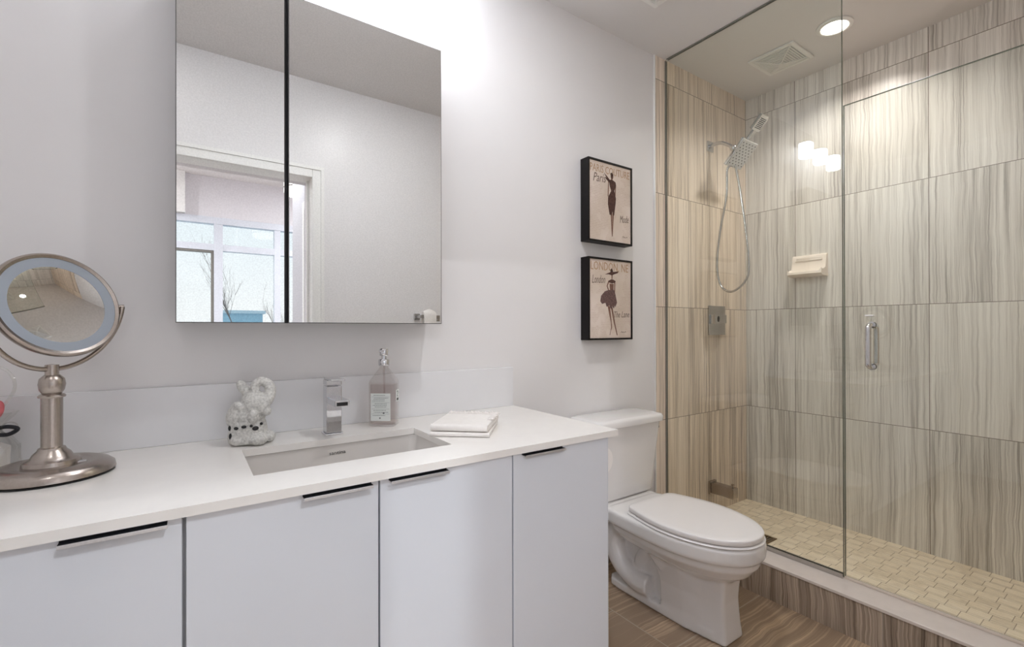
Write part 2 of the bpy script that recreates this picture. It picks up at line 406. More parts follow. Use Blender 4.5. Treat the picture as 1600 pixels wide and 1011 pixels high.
# bedroom beyond the doorway behind the camera (seen in the cabinet mirror)
BY = -4.0
struct('floor_bedroom', bx(-2.2, 2.7, BY - 0.15, -0.06, -0.1, 0), 'carpet')
struct('ceiling_bedroom', bx(-2.2, 2.7, BY - 0.15, -0.06, 3.03, 3.12), 'ceiling_paint')
struct('wall_bedroom_left', bx(-2.3, -2.2, BY - 0.15, -0.06, 0, 3.12), 'bedroom_paint')
struct('wall_bedroom_right', bx(2.7, 2.8, BY - 0.15, -0.06, 0, 3.12), 'bedroom_paint')
bm = bx(-2.3, -0.86, -0.16, -0.06, 0, 3.12); box(bm, -0.86, 2.8, -0.16, -0.06, CZ + 0.1, 3.12); box(bm, 0.85, 2.8, -0.16, -0.06, 0, CZ + 0.1)
box(bm, -0.86, -0.21, -0.16, -0.06, 0, CZ + 0.1); box(bm, 0.60, 0.85, -0.16, -0.06, 0, CZ + 0.1); box(bm, -0.21, 0.60, -0.16, -0.06, 2.012, CZ + 0.1)
struct('wall_bedroom_near', bm, 'bedroom_paint')
struct('wall_bedroom_partition', bx(0.755, 0.86, -1.46, -0.16, 0, 3.03), 'bedroom_paint_dimmed')
bm = bx(-2.2, 2.7, BY - 0.15, BY, 0, 0.62); box(bm, -2.2, 2.7, BY - 0.15, BY, 2.53, 3.03); box(bm, -2.2, -1.4, BY - 0.15, BY, 0.62, 2.53); box(bm, 2.4, 2.7, BY - 0.15, BY, 0.62, 2.53)
struct('wall_window', bm, 'bedroom_paint')
struct('trim_5', bx(-2.2, -0.01, BY, BY + .08, 2.535, 3.03), 'trim_paint')
bm = bx(-1.4, 2.4, BY - 0.10, BY + 0.01, 2.445, 2.53, 0.004); box(bm, -1.4, 2.4, BY - 0.10, BY + 0.02, 0.62, 0.68, 0.004)
box(bm, -1.4, 2.4, BY - 0.09, BY, 2.112, 2.195, 0.004)
for xa, xb in ((-1.4, -1.34), (-0.36, -0.27), (0.285, 0.381), (0.966, 1.04), (1.62, 1.70), (2.34, 2.4)): box(bm, xa, xb, BY - 0.09, BY + 0.005, 0.68, 2.445, 0.004)
win = struct('window_1', bm, 'window_vinyl')
sb = B()
for a, b, c, d in ((-0.27, 0.285, 2.085, 2.112), (-0.27, 0.285, 0.68, 0.70), (-0.27, -0.245, 0.70, 2.085), (0.255, 0.285, 0.70, 2.085)): box(sb, a, b, BY - 0.07, BY - 0.01, c, d, 0.003)
obj('sash', sb, 'rubber', win)
obj('pane', bx(-1.36, 2.36, BY - 0.06, BY - 0.055, 0.66, 2.46), 'pane', win)
# door in the bedroom partition: casing and leaf
dr = struct('door_2', bx(0.741, 0.7545, -0.88, -0.20, 0.0, 2.03, 0.002), 'trim_paint')
bm = B()
box(bm, 0.735, 0.7545, -0.95, -0.88, 0, 2.10, 0.004); box(bm, 0.735, 0.7545, -0.88, -0.20, 2.03, 2.10, 0.004)
struct('trim_6', bm, 'trim_paint')
# outdoors
struct('ground', bx(-25, 30, -40, BY - 0.6, -0.35, -0.25), 'snow')
t = thing('building', 'pale teal flat-roofed building seen through the bedroom window in the mirror', 'building', (1.45, -14, -0.25))
obj('walls', bx(0.88, 2.02, -15.5, -14, -0.25, 1.62), 'teal_cladding', t)
obj('coping', bx(0.80, 2.10, -15.58, -13.92, 1.62, 1.72, 0.01), 'coping', t)
def tree(x, y, h, seed, label):
    rnd = random.Random(seed); bm = B()
    def grow(p, d, L, r, lev):
        pts = [p]; dd = d.copy()
        for i in range(4):
            dd = (dd + Vector((rnd.uniform(-.05, .05), rnd.uniform(-.05, .05), rnd.uniform(0, .1)))).normalized(); pts.append(pts[-1] + dd * L / 4)
        tube(bm, pts, lambda t_: r * (1 - .7 * t_), 5)
        if lev:
            for k in range(4 if lev > 1 else 3):
                i = rnd.randint(1, 4); a = rnd.uniform(0, 2 * PI)
                nd = (dd + Vector((math.cos(a), math.sin(a), .5)) * .5).normalized()
                grow(pts[i], nd, L * rnd.uniform(.45, .7), r * .55, lev - 1)
    grow(Vector((x, y, -0.25)), Vector((0, 0, 1)), h * .62,  .017, 4)
    tag(obj('bare_tree', bm, 'bark'), label, 'tree', 'bare trees outside the bedroom window')
tree(0.92, -9.0, 2.3, 3, 'leafless young tree left of the teal building in the mirrored window view')
tree(1.75, -9.3, 2.0, 8, 'thin leafless sapling right of the teal building in the mirrored window view')

# ================================================================== CEILING FIXTURES
def downlight(x, y, label, r=0.056, power=1.0, mat='lamp_ceiling', spread=2.6, warm=(0.95, 0.97, 1.0), z=CZ):
    t = thing('recessed_light', label, 'ceiling light', (x, y, z - 0.012), 0, 'recessed ceiling lights')
    obj('trim_ring', lathe(B(), [(r, z - 0.001), (r + .018, z - 0.001), (r + .018, z - 0.006), (r + .004, z - 0.012), (r, z - 0.010)] + [(r, z - 0.001)], (x, y, 0)), 'trim_paint', t, True)
    obj('lens', lathe(B(), [(0.0, z - 0.0005), (r, z - 0.0005), (r, z - 0.004), (0, z - 0.006)], (x, y, 0)), mat, t, True)
    if power:
        l = bpy.data.lights.new('downlight', 'AREA'); l.shape = 'DISK'; l.size = r * 1.7; l.energy = power; l.color = warm; l.spread = spread
        lo = bpy.data.objects.new('lamp_light', l); COL.objects.link(lo); lo.parent = t; lo.location = (0, 0, -0.002)
    return t
downlight(2.53, 0.955, 'small round recessed light glowing in the shower ceiling', power=LIGHT_SHOWER, warm=(1.0, 0.94, 0.88), spread=2.35)
downlight(0.90, 0.86, 'added fill light in the ceiling over the middle of the bathroom floor', power=FILL_ROOM, spread=PI)  # unseen downlight added to raise the general fill in the bathroom
downlight(-0.24, 0.50, 'added fill light in the ceiling just inside the doorway beside the left wall', power=FILL_LEFT, spread=PI)  # unseen downlight added to lift the dark wall left of the cabinet
downlight(0.58, -1.25, 'added fill light in the bedroom ceiling just outside the bathroom doorway', r=.07, power=FILL_HALL, warm=(.90, .95, 1.0), z=3.03)  # unseen downlight added to send cool fill onto the vanity doors
downlight(-1.60, -3.0, 'added fill light in the bedroom ceiling on the window room side away from the partition', r=.07, power=FILL_FAR, warm=(.94, .96, 1.0), z=3.03, spread=PI)  # unseen downlight added to brighten the mirrored bedroom
downlight(1.95, -2.4, 'added fill light in the bedroom ceiling beyond the partition wall', r=.07, power=FILL_FAR, warm=(.94, .96, 1.0), z=3.03, spread=PI)  # second added bedroom fill, kept out of the mirror's view
def vent(x, y, s, label):
    t = thing('ceiling_vent', label, 'ceiling vent', (x, y, CZ), 0, 'white ceiling vents')
    z = CZ
    bm = B()
    for a, b, c, d in ((-s, s, -s, -s + .018), (-s, s, s - .018, s), (-s, -s + .018, -s + .018, s - .018), (s - .018, s, -s + .018, s - .018)): box(bm, x + a, x + b, y + c, y + d, z - .010, z - .0005, .002)
    obj('frame', bm, 'trim_paint', t)
    obj('backing', bx(x - s + .018, x + s - .018, y - s + .018, y + s - .018, z - .003, z - .0005), 'carcass', t)
    g = B(); q = s - .02
    for sx, sy in ((1, 0), (-1, 0), (0, 1), (0, -1)):
        for k in range(9):
            a = q * (1 - k / 9.5); h = .004 + .022 * (k / 9)
            ln = a - .004
            if sx: box(g, x + sx * a - .003, x + sx * a + .003, y - ln, y + ln, z - h - .003, z - h)
            else: box(g, x - ln, x + ln, y + sy * a - .003, y + sy * a + .003, z - h - .003, z - h)
    obj('louvers', g, 'trim_paint', t)
    rb = B()
    for sx in (1, -1):
        for sy in (1, -1): tube(rb, [(x + sx * q, y + sy * q, z - .006), (x + sx * .01, y + sy * .01, z - .030)], .004, 6)
    box(rb, x - .012, x + .012, y - .012, y + .012, z - .034, z - .028)
    obj('ribs', rb, 'trim_paint', t)
vent(2.60, 1.235, 0.115, 'square white louvered exhaust grille in the shower ceiling behind the glass')
vent(1.60, 1.235, 0.118, 'square white louvered vent in the main ceiling above the toilet')

# ================================================================== VANITY
CT = 0.8102; CB = 0.7917
def cabinet(x0, x1, label, doors, gable=False):
    t = thing('vanity_cabinet', label, 'cabinet', ((x0 + x1) / 2, 1.3, 0), 0, 'white vanity cabinets')
    bm = B()
    box(bm, x0, x0 + .018, 1.054, 1.597, 0.09, CB - .003); box(bm, x1 - .018, x1, 1.054, 1.597, 0.09, CB - .003)
    box(bm, x0 + .018, x1 - .018, 1.054, 1.597, 0.09, 0.108); box(bm, x0 + .018, x1 - .018, 1.585, 1.597, 0.108, CB - .003)
    box(bm, x0 + .018, x1 - .018, 1.054, 1.072, CB - .06, CB - .003)
    obj('body', bm, 'carcass', t)
    obj('toe_kick', bx(x0, x1, 1.10, 1.118, 0, 0.09), 'carcass', t)
    for d0, d1, h0, h1 in doors:
        d = obj('door', bx(d0, d1, 1.032, 1.052, 0.095, 0.7885, .0012), 'lacquer', t)
        hd = obj('handle', box(bx(h0, h1, 1.0135, 1.0312, 0.7835, 0.7850), h0, h1, 1.0300, 1.0318, 0.7850, 0.7895), 'handle_shade', d)  # dark colour puts the recess shade and dark reflection into the pull
        obj('handle_lip', bx(h0, h1, 1.0115, 1.0135, 0.7795, 0.7855, .0004), 'handle_steel', hd)
    if gable: obj('end_panel', bx(x1, x1 + .002, 1.032, 1.597, 0.0, CB - .003), 'lacquer', t)
    return t
cabinet(-0.728, -0.0032, 'white lacquered vanity cabinet below the magnifying mirror', [(-0.726, -0.3665, -0.53, -0.386), (-0.3635, -0.006, -0.167, -0.027)])
cabinet(-0.0030, 0.7178, 'white lacquered double-door vanity cabinet below the sink', [(0.000, 0.3525, 0.195, 0.336), (0.3565, 0.7155, 0.376, 0.520)])
cabinet(0.7180, 1.0765, 'white lacquered single-door vanity cabinet beside the toilet', [(0.7200, 1.0765, 0.747, 0.890)], True)
# countertop with sink cutout
SX0, SX1, SY0, SY1 = 0.119, 0.596, 1.147, 1.408
bm = B()
X0, X1, Y0, Y1 = -0.735, 1.108, 1.017, 1.599
def ringface(z, up):
    o = [bm.verts.new(p) for p in ((X0, Y0, z), (X1, Y0, z), (X1, Y1, z), (X0, Y1, z))]
    i = [bm.verts.new(p) for p in ((SX0, SY0, z), (SX1, SY0, z), (SX1, SY1, z), (SX0, SY1, z))]
    for k in range(4): bm.faces.new((o[k], o[(k + 1) % 4], i[(k + 1) % 4], i[k]))
    return o, i
o1, i1 = ringface(CB, False); o2, i2 = ringface(CT, True)
for a, b in ((o1, o2), (i1, i2)):
    for k in range(4): bm.faces.new((a[k], a[(k + 1) % 4], b[(k + 1) % 4], b[k]))
es = [e for e in bm.edges if len(e.link_faces) == 2 and e.calc_face_angle(0) > 0.5]
bmesh.ops.recalc_face_normals(bm, faces=bm.faces)
bmesh.ops.bevel(bm, geom=es, offset=.0012, segments=2, affect='EDGES')
tag(obj('countertop', bm, 'quartz'), 'white quartz vanity countertop with a rectangular sink cutout', 'countertop')
tag(obj('backsplash', bx(-0.735, 1.106, 1.586, 1.599, CT + .0002, 0.968, .001), 'splash'), 'low white backsplash standing along the rear of the countertop', 'backsplash')
# undermount sink
def rrect(x0, x1, y0, y1, r, n=6):
    pts = []
    for cx, cy, a0 in ((x1 - r, y1 - r, 0), (x0 + r, y1 - r, PI / 2), (x0 + r, y0 + r, PI), (x1 - r, y0 + r, 3 * PI / 2)):
        for k in range(n + 1):
            a = a0 + PI / 2 * k / n; pts.append((cx + r * math.cos(a), cy + r * math.sin(a)))
    return pts
t = thing('sink', 'white rectangular undermount sink set in the countertop cutout', 'sink', (0.357, 1.277, 0.64))
def sr(g, r, z): return [Vector((x, y, z)) for x, y in rrect(SX0 - g, SX1 + g, SY0 - g, SY1 + g, r)]
bm = B()
ringloft(bm, [sr(.03, .03, CB - .0015), sr(.004, .022, CB - .0015), sr(.003, .022, CB - .01), sr(-.004, .03, .70), sr(-.02, .04, .665), sr(-.06, .04, .652), sr(-.06, .04, .640), sr(-.012, .04, .655), sr(.008, .03, .70), sr(.010, .03, CB - .012), sr(.03, .03, CB - .012)], cap=False)
# close: interior floor and underside
bm.verts.ensure_lookup_table()
n = len(rrect(0, 1, 0, 1, .1))
bm.faces.new([bm.verts[5 * n + k] for k in range(n)]); bm.faces.new([bm.verts[6 * n + k] for k in range(n)])
for k in range(n): bm.faces.new((bm.verts[k], bm.verts[(k + 1) % n], bm.verts[10 * n + (k + 1) % n], bm.verts[10 * n + k]))
bmesh.ops.delete(bm, geom=[f for f in bm.faces if all(v.index // n in (5, 6) for v in f.verts) and len(f.verts) == 4], context='FACES_ONLY')
for v in list(bm.verts): pass
obj('basin', bm, 'basin', t, True)
obj('drain', lathe(B(), [(.0, .652), (.024, .652), (.024, .656), (.018, .657), (0, .655)], (.357, 1.277, 0)), 'chrome', t, True)
text('lettering', 'santina', 'ink_dark', t, (0.338, SY1 + .0006, 0.763), 0.014, width=0.046, xdir=(1, 0, 0))

# ================================================================== FAUCET
t = thing('faucet', 'square chrome single-lever faucet standing behind the sink', 'faucet', (0.362, 1.472, CT))
obj('base_plate', bx(.336, .388, 1.446, 1.498, CT + .0002, CT + .006, .0015), 'chrome', t)
obj('column', bx(.340, .384, 1.450, 1.494, CT + .006, CT + .146, .002), 'chrome', t)
obj('spout', bx(.342, .382, 1.362, 1.450, CT + .096, CT + .114, .0015), 'chrome', t)
obj('outlet', bx(.347, .377, 1.3612, 1.3622, CT + .0985, CT + .1085), 'black_satin', t)
obj('lever_base', bx(.340, .384, 1.450, 1.494, CT + .1475, CT + .164, .002), 'chrome', t)
obj('lever', bx(.342, .382, 1.405, 1.494, CT + .164, CT + .170, .0015), 'chrome', t)

# ================================================================== SOAP BOTTLE
t = thing('soap_bottle', 'clear rectangular soap pump bottle with white label and chrome pump beside the faucet', 'bottle', (0.532, 1.502, CT), -0.66)
def br(a, b, r, z): return [Vector((x, y, z)) for x, y in rrect(-a, a, -b, b, r, 4)]
obj('glass_body', ringloft(B(), [br(.038, .022, .006, .0005), br(.043, .027, .008, .004), br(.0435, .0275, .008, .140), br(.0415, .0265, .008, .148), br(.015, .014, .0135, .189), br(.0135, .0135, .0134, .196), br(.0135, .0135, .0134, .202)]), 'bottle_glass', t, True, world=False)
obj('liquid', ringloft(B(), [br(.036, .020, .006, .006), br(.0395, .0235, .007, .010), br(.0395, .0235, .007, .137)]), 'bottle_liquid', t, True, world=False)
lb = obj('front_label', bx(-.034, .030, -.0285, -.0277, .020, .108), 'label_paper', t, world=False)
bm = B()
rnd = random.Random(7)
for k, z in enumerate((.1015, .097, .0925, .088, .083, .0785, .074, .069, .064, .058, .053, .047, .042, .0365)):
    a = rnd.uniform(-.030, -.014); b = rnd.uniform(.010, .026)
    x = a
    if k in (1, 5, 9, 12): box(bm, -.031, .027, -.0289, -.0285, z, z + .0006); continue
    while x < b:
        wl = rnd.uniform(.002, .007); box(bm, x, min(b, x + wl), -.0289, -.0285, z, z + .0015); x += wl + .0012
cyl(bm, (.008, -.0289, .045), (.008, -.0285, .045), .0032, seg=12); cyl(bm, (-.004, -.0289, .029), (-.004, -.0285, .029), .0026, seg=12)
obj('print', bm, 'ink', lb, world=False)
sl = obj('side_label', bx(.0438, .0444, -.014, .016, .080, .118), 'label_paper', t, world=False)
bm = B(); box(bm, .0444, .0447, -.008, .010, .083, .091)
tube(bm, [(.0446, -.006, .110), (.0446, .000, .114), (.0446, .006, .109), (.0446, .000, .102), (.0446, -.003, .097), (.0446, .007, .096)], .0009, 6, 4)
obj('print', bm, 'ink_dark', sl, world=False)
obj('collar', lathe(B(), [(.0, .196), (.017, .196), (.0178, .198), (.0178, .214), (.016, .217), (.0, .217)], seg=28), 'chrome', t, True, world=False)
obj('pump_stem', lathe(B(), [(0, .217), (.008, .217), (.008, .228), (0, .228)], seg=20), 'chrome', t, True, world=False)
hd = lathe(B(), [(0, .228), (.013, .228), (.0142, .231), (.0142, .248), (.012, .2515), (0, .2525)], seg=28)
box(hd, -.005, .005, -.036, -.010, .240, .247, .002)
obj('pump_head', hd, 'chrome', t, True, world=False)
obj('dip_tube', tube(B(), [(0, 0, .196), (0, 0, .168), (.002, 0, .02)], .0035, 8), 'bottle_liquid', t, True, world=False)

# ================================================================== ELEPHANT FIGURINE
t = thing('elephant_figurine', 'speckled grey stone elephant figurine with raised trunk behind the sink', 'figurine', (0.146, 1.492, CT), -0.10)
bm = B()
lathe(bm, [(.040, .001), (.049, .006), (.050, .02), (.047, .045), (.044, .06), (.03, .066)], (-.004, 0, 0), 40)
ell(bm, (.020, -.044, .016), (.024, .026, .017)); ell(bm, (.044, -.014, .016), (.020, .022, .016)); ell(bm, (-.028, -.030, .014), (.020, .020, .014))
ell(bm, (-.006, 0, .078), (.047, .042, .034))
ell(bm, (-.034, -.004, .082), (.022, .034, .036), (0, .35, 0))
ell(bm, (-.028, -.022, .104), (.010, .020, .016), (0, -.5, .3))
ell(bm, (.012, -.014, .112), (.035, .034, .034))
ell(bm, (.024, -.030, .100), (.020, .016, .018))
tube(bm, [(.024, -.030, .104), (.042, -.028, .118), (.050, -.022, .142), (.044, -.016, .162), (.026, -.014, .170), (.013, -.016, .160), (.014, -.02, .146), (.022, -.022, .143)], lambda q: .0165 - .007 * q, 14, 8)
ell(bm, (-.018, 0, .155), (.013, .009, .022), (0, -.45, 0)); ell(bm, (-.006, .004, .140), (.014, .014, .018))
ell(bm, (.040, -.030, .088), (.013, .013, .013)); ell(bm, (.008, -.046, .078), (.013, .013, .020), (.5, 0, 0))
eb = obj('body', bm, 'stone_figurine', t, world=False); remesh(eb, .0026, 3)
bm = B()
for a, z, rw, rh_ in ((-2.60, .026, .006, .009), (-2.70, .048, .003, .007), (-2.20, .049, .0065, .0045), (-1.78, .053, .0065, .0042), (-1.42, .054, .004, .004), (-1.20, .046, .0085, .006), (-.85, .056, .004, .004)):
    x, y = -.004 + .0482 * math.cos(a), .0482 * math.sin(a)
    ell(bm, (x, y, z), (.004, rw, rh_), (0, 0, a), 14, 8)
obj('cutout_shade', bm, 'black_satin', t, True, world=False)  # black blobs painted in for the shade inside the openwork holes

# ================================================================== WASHCLOTHS
def folded(bm, L, W, z, layers, th, jit):
    rnd = random.Random(int(z * 10000) + layers)
    for k in range(layers):
        z0 = z + k * th; dx, dy = rnd.uniform(-jit, jit), rnd.uniform(-jit, jit)
        nx, ny = 14, 10; top = []; bot = []
        pts = rrect(-L / 2 + dx, L / 2 + dx, -W / 2 + dy, W / 2 + dy, .006, 4)
        ringloft(bm, [[Vector((x * s, y * s, z0 + h)) for x, y in pts] for s, h in ((.985, .0003), (1, th * .3), (1, th * .7), (.985, th - .0003))])
cl = thing('washcloth', 'plain folded white washcloth at the bottom of the stack right of the sink', 'washcloth', (0.722, 1.292, CT), -0.70, 'folded washcloths on the countertop')
bm = B(); folded(bm, .176, .205, .0003, 2, .0062, .002)
# soft rolled fold along the front edge
tube(bm, [(-.088, -.1015, .0065), (.088, -.1015, .0065)], .0062, 12)
obj('cloth', bm, 'cloth', cl, True, world=False)
cz = CT + .0131
cu = thing('washcloth', 'folded white washcloth with lace edging on top of the stack right of the sink', 'washcloth', (0.725, 1.297, cz), -0.74, 'folded washcloths on the countertop')
bm = B(); folded(bm, .170, .195, .0003, 3, .0068, .003)
tube(bm, [(-.085, -.096, .0105), (.085, -.096, .0105)], .0102, 12)
obj('cloth', bm, 'cloth', cu, True, world=False)
bm = B()
def lace_strip(p0, p1, inward, nseg):
    p0, p1, inw = Vector(p0), Vector(p1), Vector(inward); rows = []
    for i in range(nseg + 1):
        q = p0.lerp(p1, i / nseg); s = math.sin(i * PI * .5) * .003
        rows.append([q + inw * .016 + Vector((0, 0, .0012)), q + Vector((0, 0, .004 + s)), q - inw * (.007 + s) + Vector((0, 0, .003 - s))])
    th = Vector((0, 0, -.0016))
    for i in range(nseg):
        for j in range(2):
            a, b, c, d = rows[i][j], rows[i + 1][j], rows[i + 1][j + 1], rows[i][j + 1]
            ringloft(bm, [[a, b, c, d], [a + th, b + th, c + th, d + th]])
lace_strip((-.080, .094, .0206), (.083, .094, .0206), (0, -1, 0), 28)
lace_strip((.083, .094, .0206), (.083, -.02, .0206), (-1, 0, 0), 20)
obj('lace_edge', bm, 'lace', cu, world=False)

# ================================================================== MAGNIFYING MIRROR
mc = Vector((-0.226, 1.404, H + .0555)); az, el, R = 0.650, 0.277, 0.1160
nv = Vector((math.cos(el) * math.sin(az), -math.cos(el) * math.cos(az), math.sin(el)))
hx = Vector((math.cos(az), math.sin(az), 0))              # pivot axis
t = thing('magnifying_mirror', 'round brushed nickel magnifying mirror on a pedestal base at the left of the countertop', 'mirror', (-0.236, 1.400, CT))
bx_, by_ = -0.238, 1.400
obj('base', lathe(B(), [(.0, CT + .003), (.104, CT + .003), (.107, CT + .006), (.105, CT + .016), (.096, CT + .024), (.082, CT + .0285), (.068, CT + .0285), (.064, CT + .027), (.0, CT + .027)], (bx_, by_, 0), 64), 'nickel', t, True)
obj('base_pad', lathe(B(), [(0, CT + .0002), (.105, CT + .0002), (.106, CT + .003), (0, CT + .003)], (bx_, by_, 0), 64), 'black_satin', t, True)
zp0, zp1 = CT + .027, H - .1155
obj('post', lathe(B(), [(.0, zp0), (.048, zp0), (.046, zp0 + .008), (.035, zp0 + .014), (.031, zp0 + .022), (.024, zp0 + .029), (.022, zp0 + .034), (.0178, zp0 + .036), (.0178, zp1 - .030), (.022, zp1 - .030), (.023, zp1 - .027), (.0205, zp1 - .024), (.016, zp1 - .022), (.0205, zp1 - .014), (.0225, zp1 - .002), (.0205, zp1 + .010), (.013, zp1 + .018), (.0115, zp1 + .018), (.0115, zp1 + .040), (0, zp1 + .0415)], (bx_, by_, 0), 40), 'nickel', t, True)
# yoke: half ring under the head, in the plane of the pivot axis
ya = 0.1235; zc_ = mc.z
pts = []
top = Vector((bx_, by_, zp1 + .030))
for k in range(37):
    a = PI + PI * k / 36
    drop = (zc_ - top.z)
    off = Vector((bx_, by_, 0)) - Vector((mc.x, mc.y, 0))
    s = math.sin(a)
    p = Vector((mc.x, mc.y, zc_)) + hx * (ya * math.cos(a)) + Vector((0, 0, drop * s)) + off * (-s)
    pts.append(p)
obj('yoke', tube(B(), pts, .0052, 12), 'nickel', t, True)
for s in (-1, 1):
    obj('pivot_pin', cyl(B(), mc + hx * s * (R - .004) - nv * .012, mc + hx * s * (ya + .005) - nv * 0, .0055, seg=16), 'nickel', t, True)
# head: outer ring, shell behind, frosted light ring, concave glass
obj('ring', lathe(B(), [(R - .010, .001), (R - .004, .004), (R, .001), (R + .001, -.006), (R - .001, -.013), (R - .010, -.012), (R - .010, .001)], mc, 96, nv), 'nickel', t, True)
obj('shell', lathe(B(), [(R - .003, -.010), (R - .006, -.022), (R - .016, -.033), (R - .022, -.036), (R - .028, -.043), (R - .05, -.049), (.0, -.052)], mc, 96, nv), 'nickel', t, True)
obj('light_ring', lathe(B(), [(R - .030, -.001), (R - .009, .000), (R - .009, -.006), (R - .030, -.006), (R - .030, -.001)], mc, 96, nv), 'ring_grey', t, True)
Rg = R - .029; sag = .008
prof = [(Rg * k / 24, -.002 - sag * (1 - (k / 24) ** 2)) for k in range(25)] + [(Rg, -.014), (0, -.016)]
obj('glass', lathe(B(), prof, mc, 96, nv), 'mirror', t, True)
sw = bx(bx_ + .046, bx_ + .060, by_ - .034, by_ - .022, CT + .027, CT + .031, .001)
obj('switch', sw, 'chrome', t)

# ================================================================== GIFT BUNDLE at far left
t = thing('gift_bundle', 'clear cellophane bundle tied with black ribbon behind the magnifying mirror', 'gift', (-0.364, 1.530, CT))
gx, gy = -0.364, 1.530
def wavy(prof, amp, nfold, c, seg=48):
    return ringloft(B(), [[Vector((c[0] + (r + amp * r * math.sin(nfold * 2 * PI * i / seg + z * 40)) * math.cos(2 * PI * i / seg), c[1] + (r + amp * r * math.sin(nfold * 2 * PI * i / seg + z * 40)) * math.sin(2 * PI * i / seg), z)) for i in range(seg)] for r, z in prof])
obj('wrap', wavy([(.040, CT + .001), (.052, CT + .012), (.050, CT + .05), (.034, CT + .075), (.014, CT + .086), (.022, CT + .098), (.040, CT + .120), (.046, CT + .130)], .10, 9, (gx, gy)), 'cellophane', t, True)
obj('ribbon', lathe(B(), [(.013, CT + .080), (.0175, CT + .081), (.0175, CT + .091), (.013, CT + .092), (.013, CT + .080)], (gx, gy, 0)), 'ribbon_black', t, True)
bm = B()
for s in (-1, 1):
    tube(bm, [(gx, gy - .014, CT + .086), (gx + s * .03, gy - .022, CT + .098), (gx + s * .052, gy - .024, CT + .092), (gx + s * .034, gy - .022, CT + .080), (gx, gy - .014, CT + .085)], .0045, 8, 6)
obj('bow', bm, 'ribbon_black', t, True)
obj('soap', lathe(B(), [(0, CT + .004), (.034, CT + .004), (.036, CT + .05), (.02, CT + .06), (0, CT + .062)], (gx, gy, 0)), 'cloth', t, True)
bm = B(); ell(bm, (gx + .018, gy - .02, CT + .136), (.012, .010, .022), (0, .2, 0)); ell(bm, (gx - .004, gy - .01, CT + .140), (.016, .012, .022))
obj('flower', bm, 'pink', t, True)
obj('ribbon_loop', lathe(B(), [(.012, -.006), (.014, -.006), (.014, .006), (.012, .006), (.012, -.006)], (gx + .038, gy - .02, CT + .094), 28, (.5, -1, .2)), 'cellophane', t, True)
obj('loop', tube(B(), [(gx + .01, gy, CT + .12), (gx + .045, gy - .015, CT + .18), (gx + .03, gy - .01, CT + .225), (gx - .02, gy, CT + .235)], .0035, 8, 8), 'cellophane', t, True)

# ================================================================== MIRROR CABINET
t = thing('mirror_cabinet', 'large two-door mirrored medicine cabinet mounted over the sink', 'mirror cabinet', (0.353, 1.54, 1.14))
MYF = 1.478
mx0, mx1, mz0, mz1 = -0.0225, 0.7265, H + .0178, H + .9650
obj('body', bx(mx0 + .002, mx1 - .002, MYF + .020, 1.599, mz0 + .002, mz1 - .002), 'steel_edge', t)
def mdoor(a, b):
    d = obj('door', bx(a, b, MYF - .0030, MYF + .0195, mz0, mz1), 'dark_edge', t)
    obj('mirror_glass', bx(a + .0020, b - .0020, MYF - .0040, MYF - .0030, mz0 + .0020, mz1 - .0020), 'mirror', d)
XM = 0.2335
mdoor(mx0, XM - .0012); mdoor(XM + .008, mx1)
obj('door_gap_shade', bx(XM - .0012, XM + .008, MYF + .012, MYF + .0195, mz0, mz1), 'black_satin', t)  # black strip stands in for the shaded gap between the mirror doors

# ================================================================== VANITY LIGHT (above the frame, lights the room)
t = thing('vanity_light', 'three-shade vanity light bar on the wall over the mirror cabinet, reflected in the shower glass', 'wall light', (0.44, 1.59, 2.43))
obj('back_plate', bx(.20, .68, 1.578, 1.599, 2.405, 2.455, .004), 'chrome', t)
for x in (.22, .44, .66):
    obj('arm', tube(B(), [(x, 1.58, 2.43), (x, 1.545, 2.435), (x, 1.522, 2.43)], .007, 10, 4), 'chrome', t, True)
    obj('shade', lathe(B(), [(.0, 2.415), (.040, 2.415), (.042, 2.41), (.042, 2.322), (.038, 2.319), (0, 2.319)], (x, 1.522, 0), 32), 'lamp_white', t, True)
    obj('cap', lathe(B(), [(0, 2.4155), (.030, 2.4155), (.030, 2.432), (0, 2.434)], (x, 1.522, 0), 28), 'chrome', t, True)

# ================================================================== PICTURES
def picture(z0, z1, label, build):
    x0, x1, yf = 1.4965, 1.790, 1.548
    t = thing('framed_picture', label, 'picture', ((x0 + x1) / 2, WY, z0), 0, 'framed fashion sketches on the wall')
    b = .0085; bm = B()
    box(bm, x0, x0 + b, yf, WY - .0005, z0, z1); box(bm, x1 - b, x1, yf, WY - .0005, z0, z1); box(bm, x0 + b, x1 - b, yf, WY - .0005, z0, z0 + b); box(bm, x0 + b, x1 - b, yf, WY - .0005, z1 - b, z1)
    box(bm, x0 + b, x1 - b, yf + .012, WY - .0005, z0 + b, z1 - b)
    obj('frame', bm, 'black_frame', t)
    pr = obj('print', bx(x0 + b, x1 - b, yf + .004, yf + .012, z0 + b, z1 - b), 'print_paper', t)
    px0, pw, pz1, ph, py = x0 + b, x1 - x0 - 2 * b, z1 - b, z1 - z0 - 2 * b, yf + .004
    def P(u, v, d=.0004): return Vector((px0 + u * pw, py - d, pz1 - v * ph))
    def shape(name, outl, mat, d=.0005):
        for o in outl: obj(name, ringloft(B(), [[P(u, v, d) for u, v in o], [P(u, v, 0) for u, v in o]]), mat, pr)
    def line(bm, pts, r): tube(bm, [P(u, v, .0003) for u, v in pts], r, 6, 5)
    def txt(s, u, v, size, width, mat, shear=0, roll=0): text('lettering', s, mat, pr, P(u, v, .0003), size, width, shear, .0002, roll=roll)
    build(shape, line, txt, pr)
    return t
